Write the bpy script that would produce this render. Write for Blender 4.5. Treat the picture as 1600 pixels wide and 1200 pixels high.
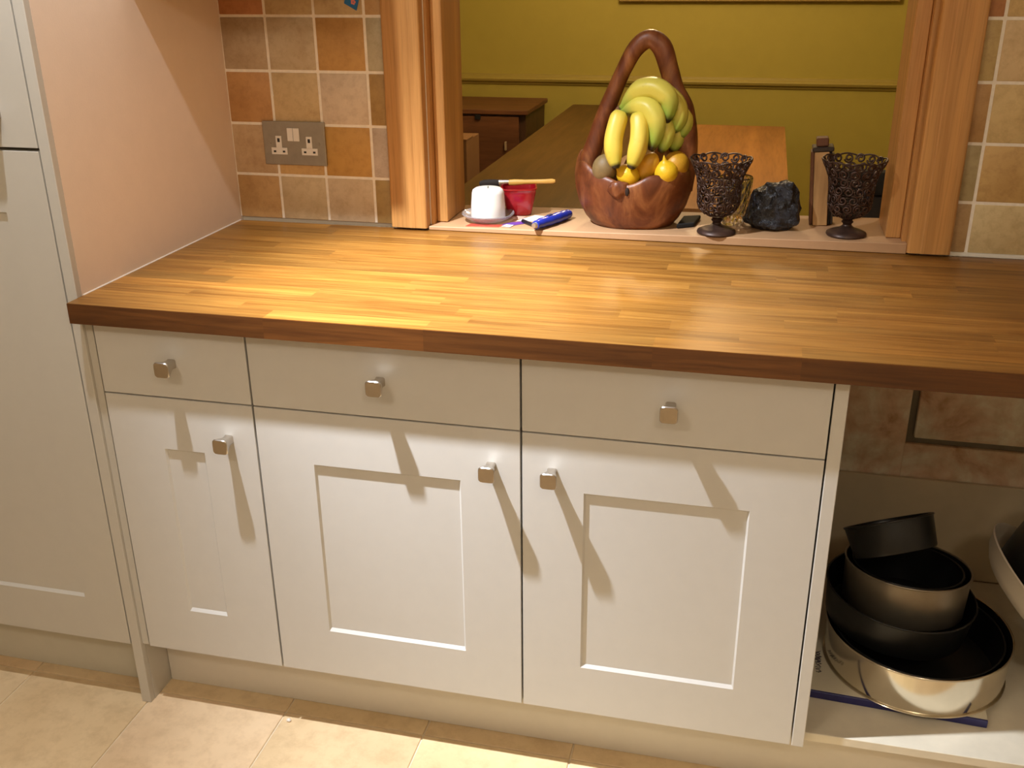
import bpy, bmesh, math, random
from mathutils import Vector, Matrix, noise, Euler

# ------------------------------------------------------------------ clear
for o in list(bpy.data.objects):
    bpy.data.objects.remove(o, do_unlink=True)
scene = bpy.context.scene
COL = scene.collection
random.seed(7)

# ------------------------------------------------------------------ camera
cam_d = bpy.data.cameras.new('camera')
cam_d.sensor_width = 36.0
cam_d.lens = 1581.926 / 1600.0 * 36.0
cam_d.clip_start = 0.05
cam_d.clip_end = 50
cam = bpy.data.objects.new('camera', cam_d)
COL.objects.link(cam)
RX = Vector((0.9725307694635039, 0.23261252951456435, -0.008678338525367993))
RY = -Vector((0.08218118865954646, -0.3779954948773136, -0.9221527303451196))
RZ = -Vector((-0.21778465206994957, 0.8961087082298056, -0.3867286236593825))
cam.matrix_world = Matrix(((RX.x, RY.x, RZ.x, 1.1535), (RX.y, RY.y, RZ.y, -1.5135),
                           (RX.z, RY.z, RZ.z, 1.4663), (0, 0, 0, 1)))
scene.camera = cam

# ------------------------------------------------------------------ world, exposure
w = bpy.data.worlds.new('world')
scene.world = w
w.use_nodes = True
w.node_tree.nodes['Background'].inputs[0].default_value = (1.0, 0.8, 0.55, 1)
w.node_tree.nodes['Background'].inputs[1].default_value = 0.0
scene.view_settings.view_transform = 'Standard'
scene.view_settings.look = 'None'
scene.view_settings.gamma = 1.0
scene.view_settings.use_curve_mapping = False
scene.view_settings.exposure = -0.12

# ------------------------------------------------------------------ lights: ceiling downlight, added fills, dining lamp
KEYC = (0.86, 0.92, 1.0)
WARM = (1.0, 0.87, 0.70)
def spot(name, loc, aim, power, size, blend, radius, color):
    d = bpy.data.lights.new(name, 'SPOT')
    d.energy = power
    d.color = color
    d.spot_size = math.radians(size)
    d.spot_blend = blend
    d.shadow_soft_size = radius
    o = bpy.data.objects.new(name, d)
    COL.objects.link(o)
    o.location = loc
    o.rotation_euler = (Vector(aim) - Vector(loc)).to_track_quat('-Z', 'Y').to_euler()
    return o
E_CORE, E_KEY, E_SPILL, E_FL, E_FR, E_DIN = 300, 340, 88, 20.5, 18, 45
# gimbal downlight over the worktop: narrow beam plus the spill of the same lamp
LAMP = (0.13, -0.34, 2.40)
spot('ceiling_downlight', LAMP, (0.58, 0.26, 0.9), E_CORE, 32, 1.0, 0.022, KEYC)
spot('ceiling_downlight', LAMP, (0.66, 0.12, 0.9), E_KEY, 50, 1.0, 0.022, KEYC)
spot('ceiling_downlight', LAMP, (0.38, 0.02, 0.9), E_SPILL, 92, 0.9, 0.022, KEYC)
# two added fill lights behind the camera, raising ambient and ceiling bounce
for lx, le in ((0.10, E_FL), (1.70, E_FR)):
    d_ = bpy.data.lights.new('kitchen_fill', 'POINT')
    d_.energy = le; d_.color = WARM; d_.shadow_soft_size = 0.09
    o_ = bpy.data.objects.new('kitchen_fill', d_)
    COL.objects.link(o_)
    o_.location = (lx, -1.85, 2.15)
dl = bpy.data.lights.new('dining_pendant', 'POINT')
dl.energy = E_DIN
dl.color = (1.0, 0.74, 0.42)
dl.shadow_soft_size = 0.12
dlo = bpy.data.objects.new('dining_pendant', dl)
COL.objects.link(dlo)
dlo.location = (0.75, 2.7, 2.05)

# ------------------------------------------------------------------ mesh helpers
class MB:
    def __init__(s):
        s.v = []; s.f = []
    def add(s, vs, fs):
        b = len(s.v)
        s.v += [tuple(v) for v in vs]
        s.f += [tuple(i + b for i in f) for f in fs]
        return s
    def box(s, x0, x1, y0, y1, z0, z1):
        vs = [(x0,y0,z0),(x1,y0,z0),(x1,y1,z0),(x0,y1,z0),(x0,y0,z1),(x1,y0,z1),(x1,y1,z1),(x0,y1,z1)]
        return s.add(vs, [(0,3,2,1),(4,5,6,7),(0,1,5,4),(1,2,6,5),(2,3,7,6),(3,0,4,7)])
    def lathe(s, prof, n=32, c=(0,0,0), sx=1.0, sy=1.0, rf=None):
        """prof: list of (r, z); closed where r == 0"""
        vs = []; idx = []
        for k, (r, z) in enumerate(prof):
            if r < 1e-6:
                idx.append([len(vs)] * n)
                vs.append((c[0], c[1], c[2] + z))
            else:
                row = []
                for i in range(n):
                    a = 2 * math.pi * i / n
                    rr = r * (rf(a, k) if rf else 1.0)
                    row.append(len(vs))
                    vs.append((c[0] + sx * rr * math.cos(a), c[1] + sy * rr * math.sin(a), c[2] + z))
                idx.append(row)
        fs = []
        for k in range(len(prof) - 1):
            for i in range(n):
                j = (i + 1) % n
                q = [idx[k][i], idx[k][j], idx[k+1][j], idx[k+1][i]]
                u = []
                for t in q:
                    if t not in u: u.append(t)
                if len(u) >= 3: fs.append(tuple(u))
        return s.add(vs, fs)
    def tube(s, pts, rad, n=8, squash=None, cap=True, closed=False, rf=None):
        pts = [Vector(p) for p in pts]
        m = len(pts)
        if not isinstance(rad, (list, tuple)): rad = [rad] * m
        vs = []; fs = []
        ref = None
        for k in range(m):
            if closed:
                t = pts[(k+1) % m] - pts[k-1]
            else:
                t = pts[min(k+1, m-1)] - pts[max(k-1, 0)]
            t.normalize()
            if ref is None:
                ref = Vector((0, 1, 0)) if abs(t.y) < 0.9 else Vector((1, 0, 0))
            u = ref - t * ref.dot(t)
            if u.length < 1e-5: u = Vector((1, 0, 0)) - t * t.x
            u.normalize()
            ref = u
            b = t.cross(u)
            for i in range(n):
                a = 2 * math.pi * i / n
                r = rad[k] * (rf(a, k) if rf else 1.0)
                q = squash[k] if isinstance(squash, (list, tuple)) else (squash or 1.0)
                vs.append(pts[k] + u * (math.cos(a) * r * q) + b * (math.sin(a) * r))
        mm = m if closed else m - 1
        for k in range(mm):
            for i in range(n):
                j = (i + 1) % n
                k2 = (k + 1) % m
                fs.append((k*n+i, k*n+j, k2*n+j, k2*n+i))
        if cap and not closed:
            fs.append(tuple(range(n-1, -1, -1)))
            fs.append(tuple((m-1)*n + i for i in range(n)))
        return s.add(vs, fs)
    def xform(s, M):
        s.v = [tuple(M @ Vector(v)) for v in s.v]
        return s

def mesh_from(name, mb, smooth=False, angle=40, bevel=0.0, seg=1):
    me = bpy.data.meshes.new(name)
    me.from_pydata(mb.v, [], mb.f)
    bm = bmesh.new(); bm.from_mesh(me)
    bmesh.ops.recalc_face_normals(bm, faces=bm.faces)
    if bevel > 0:
        es = [e for e in bm.edges if len(e.link_faces) == 2 and e.calc_face_angle(0) > 0.5]
        bmesh.ops.bevel(bm, geom=es, offset=bevel, segments=seg, profile=0.5, affect='EDGES', clamp_overlap=True)
    bm.to_mesh(me); bm.free()
    if smooth:
        for p in me.polygons: p.use_smooth = True
        me.set_sharp_from_angle(angle=math.radians(angle))
    me.update()
    return me

def empty(name, loc, label, cat, group=None):
    o = bpy.data.objects.new(name, None)
    o.empty_display_size = 0.05
    o.location = loc
    COL.objects.link(o)
    tag(o, label, cat, group)
    return o
def tag(o, label=None, cat=None, group=None, kind=None):
    if label: o['label'] = label
    if cat: o['category'] = cat
    if group: o['group'] = group
    if kind: o['kind'] = kind
    return o
def org(o):
    v = Vector((0, 0, 0))
    while o is not None:
        v += o.location; o = o.parent
    return v
def obj(name, mb, mat, parent=None, at=None, smooth=False, angle=40, bevel=0.0, seg=1, color=None, label=None):
    """mb in world coordinates; the object's origin goes to `at` (or its parent's origin)"""
    base = Vector(at) if at is not None else (org(parent) if parent else Vector((0, 0, 0)))
    if base.length > 0:
        mb.v = [(v[0]-base.x, v[1]-base.y, v[2]-base.z) for v in mb.v]
    me = mesh_from(name, mb, smooth, angle, bevel, seg)
    me.materials.append(mat)
    o = bpy.data.objects.new(name, me)
    COL.objects.link(o)
    if parent:
        o.parent = parent
        o.location = base - org(parent)
    else:
        o.location = base
    if color: o.color = (*color, 1)
    if label: o['label'] = label
    return o
def struct(name, mb, mat, **k):
    o = obj(name, mb, mat, **k)
    o['kind'] = 'structure'
    return o
def B(*a):
    return MB().box(*a)

# ------------------------------------------------------------------ materials
def S(r, g, b):
    f = lambda c: (c/255/12.92) if c/255 <= 0.04045 else ((c/255+0.055)/1.055)**2.4
    return (f(r), f(g), f(b))
def new_mat(name):
    m = bpy.data.materials.new(name)
    m.use_nodes = True
    nt = m.node_tree
    return m, nt, nt.nodes['Principled BSDF'], nt.links
def noise_node(nt, vec, scale, detail=4, rough=0.55, dist=0.0):
    n = nt.nodes.new('ShaderNodeTexNoise')
    n.inputs['Scale'].default_value = scale
    n.inputs['Detail'].default_value = detail
    n.inputs['Roughness'].default_value = rough
    n.inputs['Distortion'].default_value = dist
    nt.links.new(vec, n.inputs['Vector'])
    return n
def ramp(nt, fac, stops):
    r = nt.nodes.new('ShaderNodeValToRGB')
    el = r.color_ramp.elements
    while len(el) < len(stops): el.new(0.5)
    for e, (p, c) in zip(el, stops):
        e.position = p; e.color = (*c, 1)
    nt.links.new(fac, r.inputs['Fac'])
    return r
def coords(nt, scale=(1,1,1), rand=0.0, kind='Object'):
    tc = nt.nodes.new('ShaderNodeTexCoord')
    mp = nt.nodes.new('ShaderNodeMapping')
    mp.inputs['Scale'].default_value = scale
    nt.links.new(tc.outputs[kind], mp.inputs['Vector'])
    if rand:
        oi = nt.nodes.new('ShaderNodeObjectInfo')
        ml = nt.nodes.new('ShaderNodeMath'); ml.operation = 'MULTIPLY'
        ml.inputs[1].default_value = rand
        nt.links.new(oi.outputs['Random'], ml.inputs[0])
        nt.links.new(ml.outputs[0], mp.inputs['Location'])
    return mp.outputs['Vector']
def bump(nt, bsdf, height, strength, dist=0.002):
    b = nt.nodes.new('ShaderNodeBump')
    b.inputs['Strength'].default_value = strength
    b.inputs['Distance'].default_value = dist
    nt.links.new(height, b.inputs['Height'])
    nt.links.new(b.outputs['Normal'], bsdf.inputs['Normal'])
def mixc(nt, a, b, fac, mode='MIX'):
    m = nt.nodes.new('ShaderNodeMix')
    m.data_type = 'RGBA'; m.blend_type = mode
    for sock, v in ((m.inputs[6], a), (m.inputs[7], b), (m.inputs[0], fac)):
        if isinstance(v, (int, float)): sock.default_value = v
        elif isinstance(v, tuple): sock.default_value = (*v, 1)
        else: nt.links.new(v, sock)
    return m.outputs[2]
def plain(name, col, rough=0.5, metal=0.0, var=0.06, scale=40.0, bumps=0.0, spec=0.5, coat=0.0, bscale=None):
    m, nt, b, L = new_mat(name)
    v = coords(nt)
    n = noise_node(nt, v, scale)
    c = ramp(nt, n.outputs['Fac'], [(0.25, tuple(x*(1-var) for x in col)), (0.75, tuple(min(1, x*(1+var)) for x in col))])
    L.new(c.outputs[0], b.inputs['Base Color'])
    b.inputs['Roughness'].default_value = rough
    b.inputs['Metallic'].default_value = metal
    b.inputs['Specular IOR Level'].default_value = spec
    if coat: b.inputs['Coat Weight'].default_value = coat; b.inputs['Coat Roughness'].default_value = 0.08
    if bumps:
        nb = noise_node(nt, v, bscale or scale * 3)
        bump(nt, b, nb.outputs['Fac'], bumps)
    return m
def wood(name, dark, light, axis='x', freq=60.0, stretch=0.05, rough=0.4, rand=37.0, use_color=False, contrast=(0.3, 0.7), bumps=0.15, spec=0.5):
    m, nt, b, L = new_mat(name)
    sc = {'x': (stretch, 1, 1), 'y': (1, stretch, 1), 'z': (1, 1, stretch)}[axis]
    v = coords(nt, sc, rand)
    n1 = noise_node(nt, v, freq, 5, 0.6, 0.6)
    n2 = noise_node(nt, v, freq * 0.22, 3, 0.5, 1.0)
    n3 = noise_node(nt, v, freq * 4, 2, 0.5)
    r1 = ramp(nt, n1.outputs['Fac'], [(contrast[0], dark), (contrast[1], light)])
    r2 = ramp(nt, n2.outputs['Fac'], [(0.3, (0.72, 0.70, 0.66)), (0.7, (1.12, 1.12, 1.12))])
    c = mixc(nt, r1.outputs[0], r2.outputs[0], 0.8, 'MULTIPLY')
    r3 = ramp(nt, n3.outputs['Fac'], [(0.36, (0.78, 0.75, 0.70)), (0.5, (1, 1, 1))])
    c = mixc(nt, c, r3.outputs[0], 0.6, 'MULTIPLY')
    if use_color:
        oi = nt.nodes.new('ShaderNodeObjectInfo')
        c = mixc(nt, c, oi.outputs['Color'], 1.0, 'MULTIPLY')
    L.new(c, b.inputs['Base Color'])
    b.inputs['Roughness'].default_value = rough
    b.inputs['Specular IOR Level'].default_value = spec
    if bumps: bump(nt, b, n1.outputs['Fac'], bumps, 0.001)
    return m
def stone_tile(name, rough=0.55, s1=9.0, s2=55.0, amt=0.9):
    m, nt, b, L = new_mat(name)
    v = coords(nt, (1,1,1), 61.0)
    oi = nt.nodes.new('ShaderNodeObjectInfo')
    n1 = noise_node(nt, v, s1, 5, 0.6, 0.4)
    n2 = noise_node(nt, v, s2, 4, 0.7)
    r1 = ramp(nt, n1.outputs['Fac'], [(0.28, (0.80, 0.74, 0.66)), (0.55, (1, 1, 1)), (0.78, (1.10, 1.10, 1.10))])
    r2 = ramp(nt, n2.outputs['Fac'], [(0.3, (0.84, 0.80, 0.76)), (0.55, (1.03, 1.03, 1.03))])
    c = mixc(nt, oi.outputs['Color'], r1.outputs[0], amt, 'MULTIPLY')
    c = mixc(nt, c, r2.outputs[0], amt, 'MULTIPLY')
    L.new(c, b.inputs['Base Color'])
    b.inputs['Roughness'].default_value = rough
    bump(nt, b, n2.outputs['Fac'], 0.12, 0.001)
    return m

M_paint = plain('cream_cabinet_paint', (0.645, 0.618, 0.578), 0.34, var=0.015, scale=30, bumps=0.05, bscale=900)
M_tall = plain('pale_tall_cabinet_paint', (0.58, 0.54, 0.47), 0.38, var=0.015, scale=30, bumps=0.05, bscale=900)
M_carc = plain('carcass_board', (0.16, 0.12, 0.085), 0.6, var=0.1)  # darkened so the gaps between doors read as deep shade
M_gap = plain('dark_gap', (0.05, 0.04, 0.03), 0.9)
M_beige = plain('beige_wall_paint', (0.86, 0.69, 0.55), 0.6, var=0.02, scale=25, bumps=0.1, bscale=260)
M_white = plain('white_ceiling_paint', (0.85, 0.83, 0.79), 0.8, var=0.01)
M_cream = plain('cream_wall_paint', (0.82, 0.77, 0.67), 0.75, var=0.02)
M_grout = plain('pale_grout', (0.86, 0.76, 0.62), 0.85, var=0.08, scale=90)
M_fgrout = plain('floor_grout', (0.78, 0.66, 0.48), 0.85, var=0.08, scale=90)
M_tile = stone_tile('tumbled_wall_tile')
M_ftile = stone_tile('limestone_floor_tile', 0.42, 3.2, 24.0, 0.75)
M_oak = wood('oak_worktop', (0.205, 0.078, 0.010), (0.35, 0.162, 0.030), 'x', 75, 0.045, 0.40, use_color=True, bumps=0.08, contrast=(0.35, 0.65))
M_oakedge = wood('shaded_oak_edge', (0.070, 0.021, 0.004), (0.145, 0.050, 0.010), 'x', 75, 0.05, 0.4, use_color=True, bumps=0.08)  # oak darkened to stand in for shade on the front face
M_arch = wood('oak_architrave', (0.48, 0.215, 0.056), (0.66, 0.34, 0.105), 'z', 90, 0.03, 0.45, contrast=(0.15, 0.85))
M_sill = plain('mdf_sill', (0.47, 0.27, 0.135), 0.55, var=0.07, scale=18)
M_nickel = plain('brushed_nickel', (0.56, 0.51, 0.45), 0.26, 1.0, var=0.04, scale=120)
M_steelp = plain('brushed_socket_plate', (0.36, 0.33, 0.27), 0.42, 0.75, var=0.08, scale=60)
M_plast = plain('white_plastic', (0.80, 0.74, 0.66), 0.35, var=0.01)
M_black = plain('black_void', (0.012, 0.010, 0.009), 0.6)
M_basket = None

# ------------------------------------------------------------------ setting: kitchen shell
FT = S(230, 203, 160)
fl = struct('floor', B(-2.6, 3.2, -3.4, 0.75, -0.05, -0.003), M_fgrout)
px, pxw = 0.2775, 0.3055
xs = [0.2775 + pxw * k for k in range(-8, 10)]
ys = [0.034 + 0.611 * k for k in range(-5, 2)]
fm = {}
k = 0
for i in range(len(xs) - 1):
    for j in range(len(ys) - 1):
        if ys[j] < -2.6: continue
        x0, x1, y0, y1 = xs[i] + .0016, xs[i+1] - .0016, ys[j] + .0016, ys[j+1] - .0016
        if 'm' not in fm:
            t = obj('floor_tile', B(x0, x1, y0, y1, -0.012, 0.0), M_ftile, fl, at=((x0+x1)/2, (y0+y1)/2, 0), bevel=0.0012)
            fm['m'] = t.data
        else:
            t = bpy.data.objects.new('floor_tile', fm['m']); COL.objects.link(t)
            t.parent = fl; t.location = ((x0+x1)/2, (y0+y1)/2, 0)
        r = random.uniform(0.93, 1.05)
        t.color = (FT[0]*r, FT[1]*r*random.uniform(.97, 1.02), FT[2]*r*random.uniform(.94, 1.04), 1)
struct('ceiling', B(-2.6, 3.2, -3.4, 0.85, 2.42, 2.50), M_white)
struct('wall_front', B(-2.6, 3.2, -3.5, -3.4, 0, 2.42), M_cream)
struct('wall_right', B(3.2, 3.3, -3.5, 0.85, 0, 2.42), M_cream)
struct('wall_left', MB().box(-2.7, -2.6, -3.5, 0.85, 0, 2.42), M_cream)
struct('wall_side', MB().box(-0.0405, -0.018, 0.012, 0.633, 0.8685, 2.42), M_beige)

# back wall with the serving hatch
HX0, HX1, HZ1 = 0.440, 1.468, 1.62
wb = struct('wall_back', MB().box(-2.6, HX0, 0.633, 0.80, 0, 2.42).box(HX1, 3.2, 0.633, 0.80, 0, 2.42)
            .box(HX0, HX1, 0.633, 0.80, HZ1, 2.42).box(HX0, HX1, 0.633, 0.80, 0, 0.885), M_cream)
obj('grout_bed', B(-0.018, 0.44, 0.6258, 0.633, 0.9148, 1.62), M_grout, wb)
obj('grout_bed', B(1.468, 2.6, 0.6258, 0.633, 0.9148, 1.62), M_grout, wb)
P = 0.1144
Z0 = 1.0150
# colours as the tiles look, row 0 = bottom
LT = [[(196,146,84),(204,168,120),(206,172,128),(172,132,74)],
      [(202,162,114),(204,156,92),(190,134,62),(200,172,142)],
      [(190,134,76),(200,160,108),(208,176,142),(168,124,66)],
      [(184,150,108),(198,166,124),(192,138,72),(186,160,120)],
      [(186,116,64),(190,150,100),(190,152,102),(184,136,82)],
      [(200,164,118),(190,134,70),(204,168,124),(196,160,110)]]
RT = [[(176,148,110),(206,186,148),(196,150,92),(204,176,134)],
      [(176,158,124),(198,160,108),(206,184,148),(196,160,108)],
      [(180,142,96),(206,180,132),(198,150,90),(204,180,140)],
      [(190,164,118),(204,182,146),(206,180,140),(186,128,70)],
      [(176,122,80),(204,178,130),(204,172,124),(204,182,146)],
      [(190,160,112),(190,134,70),(204,178,138),(196,160,110)]]
def wall_tiles(x0, cols, xmin, xmax, table, tint=(1, 1, 1)):
    for r in range(6):
        zb = 0.9145 if r == 0 else Z0 + (r-1)*P + .0028
        zt = Z0 + r*P - .0028
        for c in range(cols):
            a, b = max(x0 + c*P + .0028, xmin), min(x0 + (c+1)*P - .0028, xmax)
            if b - a < 0.01: continue
            t = obj('wall_tile', B(a, b, 0.6245, 0.630, zb, zt), M_tile, wb, at=((a+b)/2, 0.6245, (zb+zt)/2), bevel=0.0018, seg=2, smooth=True)
            col = table[r][c % len(table[r])]
            t.color = (*[v * k_ * random.uniform(.97, 1.03) for v, k_ in zip(S(*col), tint)], 1)
wall_tiles(-0.0245, 4, -0.0165, 0.3615, LT, (1.0, 1.14, 1.36))
wall_tiles(1.576 - P, 6, 1.545, 2.6, RT, (1.05, 1.0, 0.85))
obj('mastic_bead', B(1.545, 2.3, 0.622, 0.6275, 0.907, 0.9145), plain('white_mastic', (0.75, 0.70, 0.60), 0.6), wb)
# thin scrape on one tile
obj('scratch', MB().tube([(0.0905, 0.6243, 1.232), (0.0935, 0.6243, 1.19)], 0.0009, 4), M_plast, wb)

# lower back wall behind the open unit: old rough blocks
M_block = None
m, nt, b_, L = new_mat('stained_old_blockwork')
v_ = coords(nt)
n1 = noise_node(nt, v_, 9, 5, 0.6, 0.6); n2 = noise_node(nt, v_, 38, 4, 0.6)
c1 = ramp(nt, n1.outputs['Fac'], [(0.30, (0.50, 0.24, 0.13)), (0.42, (0.80, 0.55, 0.36)), (0.62, (0.92, 0.82, 0.62))])
c2 = ramp(nt, n2.outputs['Fac'], [(0.3, (0.8, 0.72, 0.62)), (0.6, (1, 1, 1))])
L.new(mixc(nt, c1.outputs[0], c2.outputs[0], 0.8, 'MULTIPLY'), b_.inputs['Base Color'])
b_.inputs['Roughness'].default_value = 0.85
bump(nt, b_, n2.outputs['Fac'], 0.4, 0.003)
M_block = m
obj('mortar_bed', B(1.325, 2.6, 0.628, 0.633, 0.15, 0.868), plain('grey_mortar', (0.22, 0.18, 0.12), 0.9), wb)
for (a, b, c, d) in [(1.326, 1.518, 0.152, 0.868), (1.533, 1.99, 0.499, 0.868), (1.516, 1.99, 0.30, 0.485),
                     (2.005, 2.6, 0.499, 0.868), (2.005, 2.6, 0.30, 0.485), (1.533, 2.6, 0.152, 0.288)]:
    obj('block', B(a, b, 0.617, 0.630, c, d), M_block, wb, at=((a+b)/2, 0.617, (c+d)/2), bevel=0.004, seg=2, smooth=True)

# hatch trim
def sill_z(x):
    return 0.9155 + (x - 0.45) * 0.0135
def architrave(name, x0, x1, inner):
    # moulded board: flat outer field, rounded bead towards the opening
    prof = []
    wdt = x1 - x0
    pts = [(0, .0275), (0, .006), (.002, .003), (.005, .002), (.62, .0), (.66, .0), (.70, .0012), (.955, .0012), (.985, .003), (1.0, .006), (1.0, .0275)]
    mb = MB()
    ring = []
    for (u, y) in pts:
        u = u * wdt if u > 0.005 or u == 0 else u
        x = x0 + u if inner > 0 else x1 - u
        ring.append((x, 0.6025 + y))
    n = len(ring)
    vs = [(x, y, 0.9125) for x, y in ring] + [(x, y, 1.70) for x, y in ring]
    fs = [(i, (i+1) % n, n + (i+1) % n, n + i) for i in range(n)]
    fs += [tuple(range(n)), tuple(range(2*n-1, n-1, -1))]
    mb.add(vs, fs)
    return struct(name, mb, M_arch, bevel=0.0)
architrave('trim_1', 0.3625, 0.4470, 1)
architrave('trim_2', 1.4615, 1.5440, -1)
struct('trim_3', B(0.3625, 1.544, 0.6025, 0.63, 1.615, 1.70), M_arch, bevel=0.002)
struct('trim_4', B(0.4405, 0.4545, 0.632, 0.812, 0.905, 1.615), M_arch, bevel=0.001)      # lining
struct('trim_5', B(1.4525, 1.4675, 0.632, 0.812, 0.905, 1.615), M_arch, bevel=0.001)
struct('trim_6', B(0.4545, 1.4525, 0.632, 0.812, 1.600, 1.615), M_arch, bevel=0.001)
struct('trim_7', B(0.4548, 0.4800, 0.655, 0.800, 0.9170, 1.600), M_arch, bevel=0.0015)     # stops
struct('trim_8', B(1.4230, 1.4522, 0.655, 0.800, 0.9295, 1.600), M_arch, bevel=0.0015)
struct('trim_highlight', B(0.4473, 0.4488, 0.6295, 0.6318, 0.9165, 1.600), plain('painted_corner_highlight', (0.85, 0.80, 0.70), 0.5))  # pale strip painting the highlight along the lining's front corner
obj_ = MB()
xa, xb = 0.4475, 1.4615
ya, yb = 0.613, 0.835
za, zb = sill_z(xa), sill_z(xb)
obj_.add([(xa,ya,.9075),(xb,ya,.9075),(xb,yb,.9075),(xa,yb,.9075),(xa,ya,za),(xb,ya,zb),(xb,yb,zb),(xa,yb,za)],
         [(0,3,2,1),(4,5,6,7),(0,1,5,4),(1,2,6,5),(2,3,7,6),(3,0,4,7)])
struct('trim_9', obj_, M_sill, bevel=0.0012)       # hatch sill
# dining side of the wall and room
M_olive = plain('olive_yellow_wall_paint', (0.50, 0.40, 0.07), 0.7, var=0.03, scale=12, bumps=0.1, bscale=220)
M_rail = plain('olive_dado_paint', (0.42, 0.32, 0.065), 0.5, var=0.03)
M_dfloor = wood('dark_dining_floor', (0.10, 0.05, 0.02), (0.16, 0.085, 0.035), 'y', 30, 0.1, 0.5)
struct('floor_dining', B(-2.6, 3.2, 0.80, 4.25, -0.05, 0.0), M_dfloor)
struct('ceiling_dining', B(-2.6, 3.2, 0.85, 4.25, 2.42, 2.50), M_white)
struct('wall_far', B(-2.6, 3.2, 4.15, 4.25, 0, 2.42), M_olive)
struct('wall_dining_left', B(-1.7, -1.6, 0.80, 4.15, 0, 2.42), M_olive)
struct('wall_dining_right', B(2.9, 3.0, 0.80, 4.15, 0, 2.42), M_olive)
dr = MB()
prf = [(4.15, .828), (4.142, .830), (4.138, .842), (4.128, .846), (4.124, .858), (4.130, .866), (4.140, .870), (4.143, .882), (4.15, .884)]
n = len(prf)
dr.add([(-1.6, y, z) for y, z in prf] + [(2.9, y, z) for y, z in prf], [(i, i+1, n+i+1, n+i) for i in range(n-1)] + [tuple(range(n)), tuple(range(2*n-1, n-1, -1))])
struct('trim_10', dr, M_rail)          # dado rail

# ------------------------------------------------------------------ worktop with staves
WY0, WY1, WZ, WT = -0.0345, 0.6205, 0.9108, 0.0375
wt = empty('worktop', (-0.0172, WY0, WZ - WT), 'long golden oak butcher-block worktop of glued staves running under the hatch', 'worktop')
rows = 15
sw = (WY1 - WY0) / rows
rng = random.Random(21)
for r in range(rows):
    x = -0.017 - (rng.uniform(0.0, 0.3) if True else 0)
    while x < 2.30:
        ln = rng.uniform(0.22, 0.52)
        a, b = max(x, -0.0172 if r == 0 else -0.0172), min(x + ln, 2.30)
        if b - a < 0.03 and a < 0.05:      # no sliver at the wall end: let this stave run on
            b = a + 0.18; ln = b - x
        x += ln
        if 2.30 - b < 0.03: b = x = 2.30
        y0, y1 = WY0 + r*sw, WY0 + (r+1)*sw
        t = obj('stave', B(a, b, y0, y1, WZ - WT, WZ), M_oak, wt, at=((a+b)/2, (y0+y1)/2, WZ - WT), bevel=0)
        q = rng.choice([0.78, 0.88, 0.95, 1.0, 1.0, 1.05, 1.12, 1.2])
        h = rng.uniform(-0.05, 0.05)
        t.color = (q, q*(1+h*0.5), q*(1+h), 1)
        if r == 0:      # front strip with the edge's shade put into a darker oak
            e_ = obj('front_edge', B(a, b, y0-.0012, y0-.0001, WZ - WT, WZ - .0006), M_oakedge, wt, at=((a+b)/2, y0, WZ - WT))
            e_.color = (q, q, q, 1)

wt.rotation_euler = (math.radians(-0.38), 0, 0)      # the top dips slightly towards the wall

# ------------------------------------------------------------------ knobs
def knob(parent, x, z, y=0.0):
    """flared square knob with rounded corners, face to -y"""
    rings = [(0.0, .0088, .4), (-.004, .0080, .4), (-.012, .0084, .35), (-.022, .0112, .3), (-.0300, .0138, .28), (-.0342, .0147, .28), (-.0358, .0136, .28)]
    n = 24
    vs = []
    for (dy, hs, rc) in rings:
        rr = hs * rc * 2 if rc >= .4 else hs * .42
        for i in range(n):
            a = 2*math.pi*(i + .5)/n
            ca, sa = math.cos(a), math.sin(a)
            p = 6.0
            k_ = (abs(ca)**p + abs(sa)**p) ** (-1/p)
            vs.append((x + hs*k_*ca, y + dy, z + hs*k_*sa))
    fs = []
    m_ = len(rings)
    for k_ in range(m_-1):
        for i in range(n):
            j = (i+1) % n
            fs.append((k_*n+i, k_*n+j, (k_+1)*n+j, (k_+1)*n+i))
    fs.append(tuple((m_-1)*n+i for i in range(n)))
    fs.append(tuple(range(n)))
    return obj('knob', MB().add(vs, fs), M_nickel, parent, at=(x, y, z), smooth=True, angle=35, label='square brushed nickel knob')

def shaker_door(parent, x0, x1, z0, z1, stile, rz0, rz1, mat, y=0.0, th=0.019):
    d_, sl = 0.0045, 0.0035
    a0, a1, b0, b1 = x0, x1, z0, z1
    rx0, rx1 = x0 + stile, x1 - stile
    mb = MB()
    def quadring(o, i, yo, yi):
        vs = [(o[0],yo,o[2]),(o[1],yo,o[2]),(o[1],yo,o[3]),(o[0],yo,o[3]),(i[0],yi,i[2]),(i[1],yi,i[2]),(i[1],yi,i[3]),(i[0],yi,i[3])]
        return vs, [(0,1,5,4),(1,2,6,5),(2,3,7,6),(3,0,4,7)]
    e = 0.0005
    outer = (a0+e, a1-e, b0+e, b1-e)
    inn = (rx0, rx1, rz0, rz1)
    inn2 = (rx0+sl, rx1-sl, rz0+sl+.003, rz1-sl)
    mb.add(*quadring((a0, a1, b0, b1), outer, y+e, y))
    mb.add(*quadring(outer, inn, y, y))
    mb.add(*quadring(inn, inn2, y, y+d_))
    mb.add(*quadring((a0, a1, b0, b1), (a0, a1, b0, b1), y+th, y+e))
    mb.add([(a0,y+th,b0),(a1,y+th,b0),(a1,y+th,b1),(a0,y+th,b1)], [(0,1,2,3)])
    door = obj('door', mb, mat, parent, at=(x0, y, z0))
    obj('door_panel', B(rx0-.004, rx1+.004, y+d_, y+d_+.008, rz0-.004, rz1+.004), mat, door)
    return door
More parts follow.
